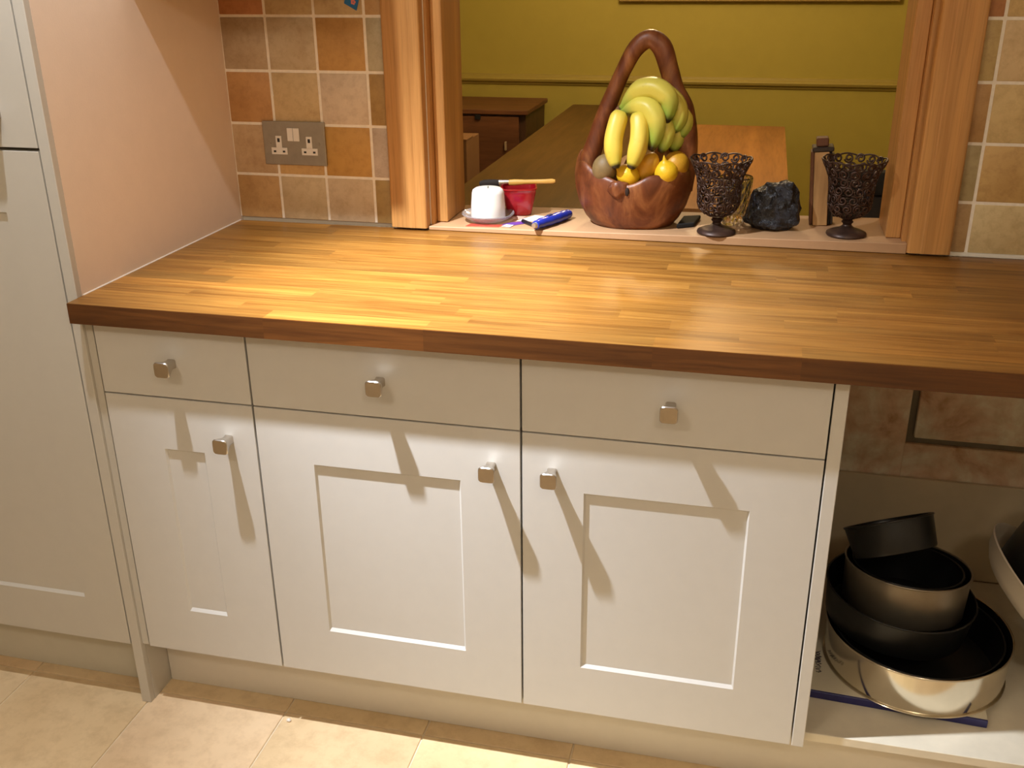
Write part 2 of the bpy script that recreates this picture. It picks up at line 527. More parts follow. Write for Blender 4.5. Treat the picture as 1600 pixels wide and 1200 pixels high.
def drawer_front(parent, x0, x1, z0, z1, mat, y=0.0):
    return obj('drawer', B(x0, x1, y, y+.019, z0, z1), mat, parent, at=(x0, y, z0), bevel=0.0005)

CT = 0.867
units = [(0.0, 0.3030, 'narrow', 'narrowest cream base cabinet with one drawer, beside the tall left cabinet', 0.2475),
         (0.3030, 0.8005, 'wide', 'wide cream base cabinet between the narrow cabinet and the rightmost one, knob at door right', 0.747),
         (0.8005, 1.2985, 'wide', 'wide cream base cabinet beside the stacked baking tins, knob at door left', 0.855)]
for (x0, x1, kd, lab, kx) in units:
    c = empty('base_cabinet', ((x0+x1)/2, 0.3, 0.15), lab, 'cabinet', 'cream base cabinets under the worktop')
    t_ = 0.018
    body = MB().box(x0+.0005, x0+t_, .042, .60, .15, CT-.001).box(x1-t_, x1-.0005, .042, .60, .15, CT-.001) \
        .box(x0+t_, x1-t_, .042, .60, .15, .168).box(x0+t_, x1-t_, .59, .60, .168, CT-.001).box(x0+t_, x1-t_, .042, .10, CT-.02, CT-.001) \
        .box(x0+t_, x1-t_, .042, .08, .718, .736)
    obj('body', body, M_carc, c)
    g = 0.0019
    dw = drawer_front(c, x0+g, x1-g, .7285, .8690, M_paint)
    knob(dw, (x0+x1)/2, .7965)
    st = 0.108
    dr_ = shaker_door(c, x0+g, x1-g, .150, .7255, st, .254, .6205, M_paint)
    knob(dr_, kx, .6545)
    if x1 > 1.2:
        obj('end_panel', B(1.2995, 1.3205, -.002, .615, .150, .868), M_paint, c, bevel=0.001)

pl = tag(obj('plinth', B(-0.0165, 2.3, 0.077, 0.095, 0.0, 0.149), plain('cream_plinth_paint', (0.70, 0.64, 0.55), 0.4, var=0.02), bevel=0.001, at=(1.1, .077, 0)),
         'long cream kickboard at floor level under the base cabinets', 'kickboard')

# open unit on the right
ou = empty('open_unit', (1.76, .3, .150), 'open doorless low unit with cream shelf holding the baking tins', 'shelf unit')
M_shelf = plain('worn_cream_shelf', (0.78, 0.71, 0.57), 0.45, var=0.10, scale=14)
obj('base_board', B(1.3207, 2.30, .018, .600, .150, .168), M_shelf, ou, bevel=.001)
obj('back_board', B(1.3207, 2.30, .602, .612, .168, .408), plain('stained_cream_back_board', (0.58, 0.47, 0.30), 0.6, var=0.12, scale=8), ou, bevel=.001)
obj('side_board', B(2.282, 2.30, .018, .600, .168, CT-.001), M_shelf, ou, bevel=.001)

# ------------------------------------------------------------------ tall cabinet on the left
tc = empty('tall_cabinet', (-.35, .3, 0), 'tall pale cabinet at the left with upper and lower shaker doors', 'cabinet')
obj('body', MB().box(-.648, -.052, .0165, .60, .15, 2.20), M_carc, tc)
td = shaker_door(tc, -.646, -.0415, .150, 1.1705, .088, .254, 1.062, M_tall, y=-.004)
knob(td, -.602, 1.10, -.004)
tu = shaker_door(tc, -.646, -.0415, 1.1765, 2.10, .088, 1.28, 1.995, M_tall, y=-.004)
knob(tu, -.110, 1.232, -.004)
obj('plinth', B(-.648, -.052, .064, .082, 0, .149), plain('pale_plinth_paint', (0.62, 0.58, 0.48), 0.45, var=0.02), tc, bevel=.001)  # plinth in one even pale paint
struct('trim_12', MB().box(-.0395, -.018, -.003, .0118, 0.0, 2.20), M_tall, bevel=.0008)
struct('trim_14', B(-.0178, -.0025, .0035, .0118, .150, .8672), M_tall, bevel=.0005)
struct('trim_13', B(-.0395, -.0172, .0119, .60, 0.0, .868), M_tall)
# wall cabinet above the narrow unit: its underside is just above the picture; it shades the tiles
wc = empty('wall_cabinet', (.147, .47, 1.432), 'cream wall cabinet hung above the tiles beside the hatch', 'cabinet')
obj('body', B(-.0175, .311, .308, .6235, 1.432, 2.15), M_carc, wc, bevel=.001)
wd = shaker_door(wc, -.0155, .3095, 1.434, 2.148, .088, 1.53, 2.05, M_paint, y=.289)
knob(wd, .26, 1.50, .289)
# white mastic line along the side wall
struct('trim_11', MB().tube([(-.0175, .014, .9107), (-.0175, .62, .9066)], .0016, 6), plain('side_mastic', (0.72, 0.62, 0.50), 0.6))

# ------------------------------------------------------------------ double socket
so = empty('wall_socket', (.1365, .6235, 1.039), 'double metal wall socket with white switch on the tiles', 'socket')
obj('plate', B(.0615, .2115, .6185, .6243, 1.040, 1.1365), M_steelp, so, bevel=.0015, seg=2)
rk = obj('switch', B(.1215, .1505, .6162, .6188, 1.0935, 1.1225), M_plast, so, bevel=.0008)
obj('switch_line', B(.1357, .1363, .6160, .6163, 1.0940, 1.1220), M_gap, rk)
for cx in (.0995, .1730):
    ins = MB().box(cx-.0068, cx+.0068, .6168, .6188, 1.078, 1.1045).box(cx-.0190, cx+.0190, .6168, .6188, 1.0635, 1.0785)
    i_ = obj('socket_insert', ins, M_plast, so)
    obj('earth_hole', B(cx-.0028, cx+.0028, .6164, .6170, 1.091, 1.0995), M_black, i_)
    for s_ in (-1, 1):
        obj('pin_hole', B(cx+s_*.0110-.0029, cx+s_*.0110+.0029, .6164, .6170, 1.0680, 1.0722), M_black, i_)
for cx in (.0775, .1960):
    obj('screw', MB().lathe([(0, 0), (.0032, 0), (.0026, .0012), (0, .0014)], 12).xform(Matrix.Translation((cx, .6184, 1.0885)) @ Matrix.Rotation(math.pi/2, 4, 'X')), M_steelp, so)

# blue tag at the top of the picture
bt = MB()
tp = [(.2775, 1.384), (.3045, 1.3695), (.3165, 1.408), (.289, 1.420)]
bt.add([(x, .6215, z) for x, z in tp] + [(x, .6228, z) for x, z in tp], [(0,1,2,3), (7,6,5,4), (0,4,5,1), (1,5,6,2), (2,6,7,3), (3,7,4,0)])
tg = obj('hanging_tag', bt, plain('blue_card', (0.01, 0.14, 0.36), 0.4, var=0.05), at=(.297, .622, 1.395))
tag(tg, 'small tilted blue card with a pink flower on the upper tiles', 'card')
fm_ = MB()
for a in range(5):
    th = a*2*math.pi/5
    fm_.lathe([(0, 0), (.0026, 0), (.0026, .0004), (0, .0004)], 8, (0, 0, 0)).xform(Matrix.Translation((.0, 0, 0)))
pet = MB()
for a in range(5):
    th = a*2*math.pi/5
    one = MB().lathe([(0, 0), (.0024, 0), (.0024, .0004), (0, .0004)], 8)
    one.xform(Matrix.Translation((.2985 + .0034*math.cos(th), .6214, 1.3865 + .0034*math.sin(th))) @ Matrix.Rotation(math.pi/2, 4, 'X'))
    pet.add(one.v, one.f)
obj('flower_print', pet, plain('pink_print', (0.75, 0.22, 0.18), 0.5), tg)

# ------------------------------------------------------------------ carved root-wood basket
m, nt, b_, L = new_mat('carved_teak_root')
v_ = coords(nt, (1, 1, 0.45))
n1 = noise_node(nt, v_, 11, 5, 0.6, 1.6); n2 = noise_node(nt, v_, 60, 4, 0.6, 0.5)
c1 = ramp(nt, n1.outputs['Fac'], [(0.30, (0.065, 0.014, 0.004)), (0.47, (0.17, 0.045, 0.012)), (0.66, (0.34, 0.125, 0.038))])
c2 = ramp(nt, n2.outputs['Fac'], [(0.3, (0.75, 0.7, 0.65)), (0.6, (1, 1, 1))])
L.new(mixc(nt, c1.outputs[0], c2.outputs[0], 0.7, 'MULTIPLY'), b_.inputs['Base Color'])
b_.inputs['Roughness'].default_value = 0.42
bump(nt, b_, n2.outputs['Fac'], 0.25, 0.003)
M_root = m
BX, BY = 0.893, 0.716
BZ = sill_z(BX)
bk = empty('fruit_basket', (BX, BY, BZ), 'carved reddish root-wood basket with tall arched handle standing on the hatch sill', 'basket')
def rim_h(a):
    # a: angle, -90 deg = front
    c, s = math.cos(a), math.sin(a)
    h = 0.111 + 0.038*max(0, -c)**3 + 0.030*max(0, c)**2.5 + 0.008*max(0, s)
    h += 0.006*math.sin(5*a + .6) + 0.004*math.sin(9*a)
    return h
bw = MB()
NB = 72
prof_o = [(0.0, 0.0), (0.60, 0.0), (0.69, 0.008), (0.80, 0.13), (0.905, 0.32), (0.975, 0.55), (1.0, 0.76), (0.985, 0.93), (0.955, 1.0)]
prof_i = [(0.915, 1.005), (0.88, 0.96), (0.84, 0.86), (0.70, 0.74), (0.40, 0.66), (0.0, 0.64)]
rx_, ry_ = 0.131, 0.099
vs, idx = [], []
full = prof_o + prof_i
for kk, (r, t) in enumerate(full):
    row = []
    if r == 0:
        z = BZ + (0 if kk == 0 else 0.060)
        row = [len(vs)] * NB
        vs.append((BX, BY, z))
    else:
        for i in range(NB):
            a = 2*math.pi*i/NB
            h = rim_h(a)
            inner = kk >= len(prof_o)
            if inner and kk >= len(prof_o) + 2:
                z = BZ + (0.060 + (t - .64) / .22 * (h - .075))
            else:
                z = BZ + t*h
            nn = noise.noise(Vector((math.cos(a)*1.6, math.sin(a)*1.6, t*1.4))) * 0.055
            fold = 0.03*math.exp(-((a - math.radians(262))/.22)**2) * math.sin(t*math.pi)
            rr = r*(1 + (nn if r > .62 else 0) - fold)
            row.append(len(vs))
            vs.append((BX + rx_*rr*math.cos(a), BY + ry_*rr*math.sin(a), z))
    idx.append(row)
fs = []
for kk in range(len(full)-1):
    for i in range(NB):
        j = (i+1) % NB
        q = []
        for t in (idx[kk][i], idx[kk][j], idx[kk+1][j], idx[kk+1][i]):
            if t not in q: q.append(t)
        if len(q) >= 3: fs.append(tuple(q))
bw.add(vs, fs)
bo = obj('bowl', bw, M_root, bk, smooth=True, angle=70)
# handle
def catmull(P_, per=6):
    P_ = [Vector(p) for p in P_]
    out = []
    for i in range(len(P_)-1):
        p0, p1, p2, p3 = P_[max(i-1, 0)], P_[i], P_[i+1], P_[min(i+2, len(P_)-1)]
        for s in range(per):
            t = s/per
            out.append(0.5*((2*p1) + (-p0+p2)*t + (2*p0-5*p1+4*p2-p3)*t*t + (-p0+3*p1-3*p2+p3)*t*t*t))
    out.append(P_[-1])
    return out
hp = [(.789, .705, 1.005), (.793, .705, 1.050), (.806, .706, 1.098), (.823, .708, 1.150), (.842, .71, 1.200), (.862, .71, 1.248), (.886, .712, 1.292), (.914, .712, 1.311),
      (.940, .712, 1.296), (.957, .711, 1.255), (.972, .71, 1.212), (.990, .71, 1.172), (1.001, .71, 1.128), (1.004, .71, 1.080), (1.002, .71, 1.040), (1.000, .71, 1.000)]
hr = [.026, .022, .0205, .0190, .0172, .0165, .0180, .0200, .0210, .0198, .0195, .0245, .0235, .0225, .024, .022]
hpts = catmull(hp, 5)
hrs = []
for i in range(len(hr)-1):
    for s in range(5): hrs.append(hr[i] + (hr[i+1]-hr[i])*s/5)
hrs.append(hr[-1])
hm = MB().tube(hpts, hrs, 18, squash=0.95, rf=lambda a, k: 1 + 0.10*noise.noise(Vector((math.cos(a)*.9, math.sin(a)*.9, k*.13))))
obj('handle', hm, M_root, bk, smooth=True, angle=70)
kn = MB()
bmk = bmesh.new(); bmesh.ops.create_icosphere(bmk, subdivisions=3, radius=1)
kv = [v.co.copy() for v in bmk.verts]; kf = [tuple(v.index for v in f.verts) for f in bmk.faces]; bmk.free()
ICO3 = (kv, kf)
def blob(c, r, amp=0.0, freq=1.5, seed=0.0, rot=None):
    vs = []
    for v in ICO3[0]:
        q = Vector((v.x*r[0], v.y*r[1], v.z*r[2]))
        q *= 1 + amp*noise.noise(v*freq + Vector((seed, seed*.7, -seed)))
        if rot: q = rot @ q
        vs.append(q + Vector(c))
    return MB().add(vs, ICO3[1])
kno = obj('knot', blob((.871, .622, BZ+.092), (.022, .010, .019), .3, 2.2, 3.1), M_root, bk, smooth=True, angle=80, label='rounded wood knot on the front rim')
obj('knot_hollow', blob((.8905, .6165, BZ+.089), (.0045, .003, .009), .1), plain('dark_hollow', (0.02, 0.008, 0.004), 0.8), kno, smooth=True, angle=80)

# ------------------------------------------------------------------ fruit
def banana_mat(name, mid, end):
    m, nt, b, L = new_mat(name)
    at_ = nt.nodes.new('ShaderNodeAttribute'); at_.attribute_name = 'along'
    r = ramp(nt, at_.outputs['Fac'], [(0.0, (0.05, 0.03, 0.012)), (0.035, end), (0.22, mid), (0.66, mid), (0.88, end), (0.945, (0.025, 0.018, 0.008))])
    v = coords(nt)
    n = noise_node(nt, v, 70, 3)
    r2 = ramp(nt, n.outputs['Fac'], [(0.25, (0.82, 0.78, 0.7)), (0.4, (1, 1, 1))])
    L.new(mixc(nt, r.outputs[0], r2.outputs[0], 0.6, 'MULTIPLY'), b.inputs['Base Color'])
    b.inputs['Roughness'].default_value = 0.42
    return m
M_ban = banana_mat('ripe_banana_skin', (0.82, 0.62, 0.085), (0.62, 0.52, 0.06))
M_bang = banana_mat('greenish_banana_skin', (0.72, 0.63, 0.10), (0.29, 0.42, 0.055))
def banana(name, pts, r, mat, parent=None, at=None, stem=True):
    P_ = catmull(pts, 7)
    m_ = len(P_)
    rad = []
    for i in range(m_):
        t = i/(m_-1)
        if stem:
            f = 0.30 + 0.70*min(1, max(0, (t-.06)/.22))**.75 if t < .28 else 1.0
        else:
            f = 0.55 + 0.45*min(1, t/.12)**.6 if t < .12 else 1.0
        if t > .58: f = min(f, max(.24, math.cos((t-.58)/.42*1.36)**.8))
        rad.append(r*f)
    mb = MB().tube(P_, rad, 15, rf=lambda a, k: 1 + 0.06*math.cos(5*a))
    n_ = len(mb.v)
    al = [(i//15)/(m_-1) for i in range(n_)]
    base = Vector(at) if at is not None else org(parent)
    mb.v = [(v[0]-base.x, v[1]-base.y, v[2]-base.z) for v in mb.v]
    me = bpy.data.meshes.new(name)
    me.from_pydata(mb.v, [], mb.f)
    A_ = me.attributes.new('along', 'FLOAT', 'POINT')
    A_.data.foreach_set('value', al)
    for p_ in me.polygons: p_.use_smooth = True
    me.materials.append(mat)
    o = bpy.data.objects.new(name, me); COL.objects.link(o)
    if parent: o.parent = parent; o.location = base - org(parent)
    else: o.location = base
    return o
b1 = banana('banana', [(.866, .656, 1.168), (.861, .642, 1.148), (.856, .630, 1.116), (.859, .622, 1.084), (.867, .613, 1.060)], .0195, M_ban, at=(.86, .645, 1.05), stem=False)
tag(b1, 'yellow banana hanging upright at the left of the basket, nearest the handle', 'banana', 'single upright bananas in the basket')
b2 = banana('banana', [(.903, .656, 1.166), (.908, .642, 1.146), (.909, .630, 1.116), (.903, .622, 1.084), (.896, .613, 1.060)], .0197, M_ban, at=(.90, .645, 1.05), stem=False)
tag(b2, 'yellow banana hanging upright beneath the green-tipped bunch, right of another upright banana', 'banana', 'single upright bananas in the basket')
bn = empty('banana_bunch', (.93, .69, 1.08), 'green-tipped bunch of bananas fanned across the top of the basket', 'bananas')
obj('stem', MB().tube([(.852, .688, 1.163), (.860, .686, 1.170), (.872, .684, 1.178)], [.007, .009, .007], 10), plain('banana_stalk', (0.20, 0.10, 0.04), 0.7), bn, smooth=True)
for pts, r in [
    ([(.862, .683, 1.172), (.897, .676, 1.209), (.937, .664, 1.217), (.966, .657, 1.193), (.961, .654, 1.150)], .0215),
    ([(.864, .678, 1.166), (.900, .664, 1.181), (.929, .650, 1.177), (.945, .643, 1.143), (.934, .645, 1.094)], .0205),
    ([(.866, .690, 1.172), (.930, .690, 1.210), (.974, .684, 1.190), (.986, .676, 1.155), (.972, .672, 1.128)], .0195),
    ([(.868, .698, 1.170), (.945, .704, 1.200), (.986, .702, 1.172), (.998, .694, 1.140), (.984, .688, 1.112)], .0190),
    ([(.866, .686, 1.163), (.918, .680, 1.165), (.952, .668, 1.150), (.964, .660, 1.120), (.952, .660, 1.088)], .0185),
    ([(.870, .700, 1.162), (.935, .704, 1.160), (.972, .696, 1.135), (.983, .690, 1.110), (.972, .688, 1.085)], .0175)]:
    banana('banana', pts, r, M_bang, bn)
def fruit(name, c, r, mat, label, cat, tip=None, rot=None, dim=0.0, stemcol=None):
    prof = []
    N = 14
    for i in range(N+1):
        th = -math.pi/2 + math.pi*i/N
        rr, zz = math.cos(th)*r[0], math.sin(th)*r[1]
        prof.append((max(rr, 0) if 0 < i < N else 0, zz))
    if tip:
        prof[-2] = (r[0]*.30, r[1]*(.97)); prof[-1] = (r[0]*.16, r[1]*1.12)
        prof += [(r[0]*.08, r[1]*(1.12+tip*.6)), (0, r[1]*(1.12+tip))]
    mb = MB().lathe(prof, 20)
    Mx = Matrix.Translation(c) @ (rot.to_matrix().to_4x4() if rot else Matrix.Identity(4))
    mb.xform(Mx)
    o = obj(name, mb, mat, at=(c[0], c[1], c[2]-r[0]), smooth=True, angle=80)
    tag(o, label, cat)
    return o
M_lemon = plain('lemon_skin', (0.82, 0.50, 0.018), 0.32, var=0.06, scale=60, bumps=0.25, bscale=380)
M_orange = plain('orange_yellow_skin', (0.62, 0.32, 0.02), 0.42, var=0.10, scale=50, bumps=0.2, bscale=330)
M_kiwi = plain('brown_fuzzy_skin', (0.22, 0.145, 0.055), 0.55, var=0.12, scale=80, bumps=0.2, bscale=400)
M_tan = plain('dull_tan_skin', (0.36, 0.17, 0.055), 0.5, var=0.12, scale=40)
fruit('lemon', (.888, .644, 1.040), (.0235, .026), M_lemon, 'bright yellow lemon at the front rim below the two upright bananas', 'lemon', .35, Euler((.2, -.95, 0)))
fruit('lemon', (.966, .656, 1.047), (.0265, .0255), M_lemon, 'bright yellow lemon with upright pointed tip at the right front of the basket', 'lemon', .45, Euler((.25, -.12, 0)))
fruit('mango', (.927, .656, 1.057), (.0215, .034), M_orange, 'small oval orange-yellow fruit tucked between the two lemons', 'fruit', None, Euler((.2, .45, .2)))
fruit('orange', (.985, .682, 1.060), (.028, .028), M_orange, 'round orange fruit behind the lemon at the right of the basket', 'fruit')
fruit('kiwi', (.836, .655, 1.050), (.0275, .032), M_kiwi, 'olive-brown oval kiwi at the left of the basket by the handle', 'kiwi', None, Euler((.2, .15, 0)))
fruit('brown_pear', (.955, .738, 1.058), (.036, .040), M_tan, 'dull brown fruit at the back of the basket under the banana bunch', 'fruit')
fruit('brown_pear', (.885, .712, 1.036), (.034, .036), M_tan, 'dull brown fruit deep in the basket behind the upright bananas', 'fruit')

# ------------------------------------------------------------------ filigree goblets
m, nt, b_, L = new_mat('dark_bronze')
n1 = noise_node(nt, coords(nt), 60, 3)
c1 = ramp(nt, n1.outputs['Fac'], [(0.3, (0.040, 0.021, 0.015)), (0.7, (0.085, 0.046, 0.033))])
L.new(c1.outputs[0], b_.inputs['Base Color'])
b_.inputs['Metallic'].default_value = 0.45
b_.inputs['Roughness'].default_value = 0.42
M_bronze = m
GP = [(.036, .016), (.044, .028), (.054, .0385), (.066, .0425), (.085, .0430), (.105, .0440), (.120, .0465), (.132, .0505), (.145, .0570), (.156, .0620)]
def g_r(h):
    for (h0, r0), (h1, r1) in zip(GP, GP[1:]):
        if h <= h1: return r0 + (r1-r0)*max(0, (h-h0))/(h1-h0)
    return GP[-1][1]
def goblet(loc, label, rot):
    g = empty('filigree_goblet', loc, label, 'goblet', 'dark bronze filigree goblets on the sill')
    x, y, z = loc
    obj('base', MB().lathe([(0, 0), (.039, 0), (.0412, .003), (.0400, .007), (.030, .0115), (.016, .016), (.010, .021), (0, .021)], 28, loc), M_bronze, g, smooth=True, angle=50)
    obj('stem', MB().lathe([(0, .020), (.0105, .020), (.0085, .024), (.0125, .029), (.009, .033), (.018, .038), (0, .038)], 20, loc), M_bronze, g, smooth=True, angle=60)
    sc = MB()
    rowsg = [(.048, .0085, 10), (.0625, .0095, 13), (.080, .0105, 13), (.098, .0105, 13), (.116, .0105, 13), (.1335, .0100, 14), (.150, .0095, 16)]
    for ri, (h, rad, cols) in enumerate(rowsg):
        for c in range(cols):
            th0 = 2*math.pi*(c + .5*(ri % 2))/cols + rot
            d = 1 if (c + ri) % 2 else -1
            pts = []
            for s in range(17):
                t = s/16
                ang = d*(2*math.pi*1.45*t) + ri
                q = rad*(1.0 - .72*t)
                hh = h + q*math.sin(ang)
                R_ = g_r(hh) + .0006
                tt = th0 + q*math.cos(ang)/R_
                pts.append((x + R_*math.cos(tt), y + R_*math.sin(tt), z + hh))
            sc.tube(pts, .0022, 5)
    obj('scrollwork', sc, M_bronze, g, smooth=True, angle=80)
    ring = []
    for i in range(72):
        a = 2*math.pi*i/72
        sca = abs(math.sin(a*4 + rot))
        R_ = .0615 + .003*sca; ring.append((x + R_*math.cos(a), y + R_*math.sin(a), z + .1535 + .0055*sca))
    obj('rim', MB().tube(ring, .0018, 5, closed=True), M_bronze, g, smooth=True, angle=80)
    for h in (.042, .071, .126):
        R_ = g_r(h)
        hoops = MB().tube([(x + R_*math.cos(2*math.pi*i/48), y + R_*math.sin(2*math.pi*i/48), z + h) for i in range(48)], .0012, 4, closed=True)
        obj('hoop', hoops, M_bronze, g, smooth=True, angle=80)
    return g
goblet((1.080, .646, sill_z(1.080)), 'dark bronze filigree goblet beside the fruit basket, base overhanging the sill edge', 0.3)
goblet((1.346, .668, sill_z(1.346)), 'dark bronze filigree goblet at the right end of the sill by the oak frame', 0.9)

# ------------------------------------------------------------------ crystal glass, rock, box, slab
m, nt, b_, L = new_mat('cut_crystal')
b_.inputs['Base Color'].default_value = (0.97, 0.95, 0.88, 1)
b_.inputs['Transmission Weight'].default_value = 1.0
b_.inputs['Roughness'].default_value = 0.02
b_.inputs['IOR'].default_value = 1.48
n1 = noise_node(nt, coords(nt), 140, 1)
bump(nt, b_, n1.outputs['Fac'], 0.12, 0.001)
M_glass = m
gx, gy = 1.112, .738
gz = sill_z(gx)
cg = MB()
def facet(a, k): return 1 + 0.045*(1 if (int(round(a/(2*math.pi)*32)) + k) % 2 else -1)
prof = [(0, 0), (.024, 0)] + [(.024 + .012*t/7, .008 + .093*t/7) for t in range(8)] + [(.0345, .104), (.0325, .101)] + [(.0325 - .012*t/5, .098 - .076*t/5) for t in range(6)] + [(0, .020)]
cg.lathe(prof, 32, (gx, gy, gz), rf=lambda a, k: facet(a, k) if 2 <= k <= 8 else 1.0)
tag(obj('crystal_tumbler', cg, M_glass, at=(gx, gy, gz)), 'clear cut-crystal tumbler half hidden behind a bronze goblet, beside the black rock', 'glass')

m, nt, b_, L = new_mat('black_glassy_rock')
v_ = coords(nt)
n1 = noise_node(nt, v_, 60, 5, 0.7, 0.8); n2 = noise_node(nt, v_, 22, 4, .6)
c1 = ramp(nt, n1.outputs['Fac'], [(0.42, (0.006, 0.006, 0.008)), (0.62, (0.030, 0.034, 0.046)), (0.74, (0.12, 0.14, 0.20))])
L.new(c1.outputs[0], b_.inputs['Base Color'])
b_.inputs['Roughness'].default_value = 0.26
bump(nt, b_, n1.outputs['Fac'], 0.9, 0.006)
M_rock = m
rx0, ry0 = 1.197, .712
rz0 = sill_z(rx0)
rk_ = MB()
bmk = bmesh.new(); bmesh.ops.create_icosphere(bmk, subdivisions=4, radius=1)
vs = []
for v in bmk.verts:
    c = v.co.copy()
    nn = noise.noise(c*1.3 + Vector((4.1, 1.2, .3)))*.22 + noise.noise(c*3.1 + Vector((1, 7, 3)))*.13 + noise.noise(c*7)*.06
    q = c*(1+nn)
    z_ = q.z*.074 if q.z > 0 else q.z*.030
    wd = 1.0 if q.z > 0 else 1.0 + .10*min(1, -q.z)
    x_, y_ = q.x*.058*wd, q.y*.046*wd
    x_ += .012*max(0, z_/.07) - .004
    z_ = max(z_ + .024, 0.0)
    vs.append((rx0 + x_, ry0 + y_, rz0 + z_))
rk_.add(vs, [tuple(v.index for v in f.verts) for f in bmk.faces]); bmk.free()
tag(obj('rock', rk_, M_rock, at=(rx0, ry0, rz0), smooth=True, angle=24), 'lumpy glossy black rock with bluish sheen on the sill', 'rock')

M_pale = wood('pale_box_wood', (0.50, 0.27, 0.10), (0.62, 0.36, 0.15), 'z', 70, .05, .5)
M_dkw = wood('dark_box_wood', (0.10, 0.035, 0.015), (0.20, 0.075, 0.03), 'z', 70, .05, .45)
M_dkm = plain('dark_metal', (0.06, 0.045, 0.035), 0.4, 0.4)
ux, uy = 1.2965, .768
uz = sill_z(ux)
ub = empty('upright_box', (ux, uy, uz), 'narrow upright pale wooden box with a dark cap between rock and goblet', 'box')
Mt = Matrix.Translation((ux, uy, uz)) @ Matrix.Rotation(math.radians(-4.0), 4, 'Y')
def ubp(name, bx, mat, bv=.001):
    obj(name, B(*bx).xform(Mt), mat, ub, bevel=bv)
ubp('front', (-.0155, .0145, -.028, .020, 0.001, .158), M_pale)
ubp('side', (-.0225, -.0158, -.018, .022, 0.001, .158), M_dkw)
ubp('side', (.0148, .0205, -.020, .022, 0.001, .158), M_black)
ubp('side', (.0207, .0265, -.018, .022, 0.001, .150), M_dkm)
ubp('cap', (-.020, .024, -.026, .024, .1585, .168), M_dkm, .002)
ubp('lid', (-.012, .013, -.018, .016, .1685, .186), M_dkw, .002)

sl = MB().add([(x, y, z) for z in (0.0, .010) for x, y in [(.994, .668), (1.030, .690), (1.040, .768), (1.002, .752)]], [(0,1,2,3), (7,6,5,4), (0,1,5,4), (1,2,6,5), (2,3,7,6), (3,0,4,7)])
sl.xform(Matrix.Translation((0, 0, sill_z(1.018)+.0003)))
tag(obj('black_slab', sl, plain('matt_black_slab', (0.008, 0.0075, 0.007), 0.85), at=(1.018, .72, sill_z(1.018)), bevel=.0025, seg=2), 'small flat black slab lying between basket and goblet', 'slab')

# ------------------------------------------------------------------ candle on plate
cx_, cy_ = .566, .690
cz_ = sill_z(cx_)
m, nt, b_, L = new_mat('smoky_glass_plate')
b_.inputs['Base Color'].default_value = (0.80, 0.74, 0.74, 1)
b_.inputs['Transmission Weight'].default_value = 0.75
b_.inputs['Roughness'].default_value = 0.08
bump(nt, b_, noise_node(nt, coords(nt), 90, 2).outputs['Fac'], 0.25, 0.002)
M_plate = m
tag(obj('glass_plate', MB().lathe([(0, .001), (.030, .001), (.046, .004), (.058, .0135), (.0605, .0165), (.0595, .0185), (.056, .0165), (.044, .0080), (0, .0065)], 40, (cx_, cy_, cz_)), M_plate, at=(cx_, cy_, cz_), smooth=True, angle=60),
    'small smoky glass dish under the white candle', 'dish')
m, nt, b_, L = new_mat('white_wax')
b_.inputs['Base Color'].default_value = (0.90, 0.87, 0.80, 1)
b_.inputs['Roughness'].default_value = 0.38
b_.inputs['Subsurface Weight'].default_value = 0.25
b_.inputs['Subsurface Radius'].default_value = (.02, .014, .008)
M_wax = m
cn = empty('candle', (cx_, cy_, cz_+.0069), 'short thick white pillar candle at the left end of the sill', 'candle')
obj('wax', MB().lathe([(0, 0), (.0375, 0), (.0392, .003), (.0385, .030), (.0365, .056), (.0345, .0630), (.0290, .0668), (.018, .0675), (0, .0660)], 40, (cx_, cy_, cz_+.0069)), M_wax, cn, smooth=True, angle=70)
obj('wick', MB().tube([(cx_, cy_, cz_+.0725), (cx_+.001, cy_, cz_+.078)], .0009, 6), M_black, cn)

# ------------------------------------------------------------------ red bowl and brush
m, nt, b_, L = new_mat('red_translucent_plastic')
b_.inputs['Base Color'].default_value = (0.48, 0.012, 0.022, 1)
b_.inputs['Roughness'].default_value = 0.16
b_.inputs['Transmission Weight'].default_value = 0.2
M_red = m
rx_b, ry_b = .621, .765
rzb = sill_z(rx_b)
def sq(a, k):
    c, s = abs(math.cos(a)), abs(math.sin(a))
    return (c**4.5 + s**4.5) ** (-1/4.5)
rb = MB().lathe([(0, 0), (.024, 0), (.0285, .003), (.034, .028), (.0385, .052), (.0400, .0605), (.0412, .0615), (.0412, .0640), (.0378, .0640), (.036, .052), (.0315, .028), (.026, .006), (0, .004)], 40, (0, 0, 0), rf=sq)
rb.xform(Matrix.Translation((rx_b, ry_b, rzb)) @ Matrix.Rotation(math.radians(14), 4, 'Z'))
tag(obj('red_bowl', rb, M_red, at=(rx_b, ry_b, rzb), smooth=True, angle=50), 'small squarish red plastic pot behind the candle', 'pot')
br = empty('paint_brush', (.620, .760, rzb+.066), 'paint brush with pale wooden handle resting across the red pot', 'brush')
def bp(t):   # along the brush, world
    a, b = Vector((.530, .752, rzb+.0690)), Vector((.706, .766, rzb+.0790))
    return a + (b-a)*t
obj('bristles', MB().tube([bp(0), bp(.06), bp(.16), bp(.27)], [.005, .0085, .0088, .0078], 12, squash=.55), plain('black_bristle', (0.02, 0.014, 0.01), 0.8), br, smooth=True)
obj('ferrule', MB().tube([bp(.26), bp(.40)], [.0082, .0070], 12, squash=.6), plain('steel_ferrule', (0.7, 0.66, 0.6), 0.22, 1.0), br, smooth=True)
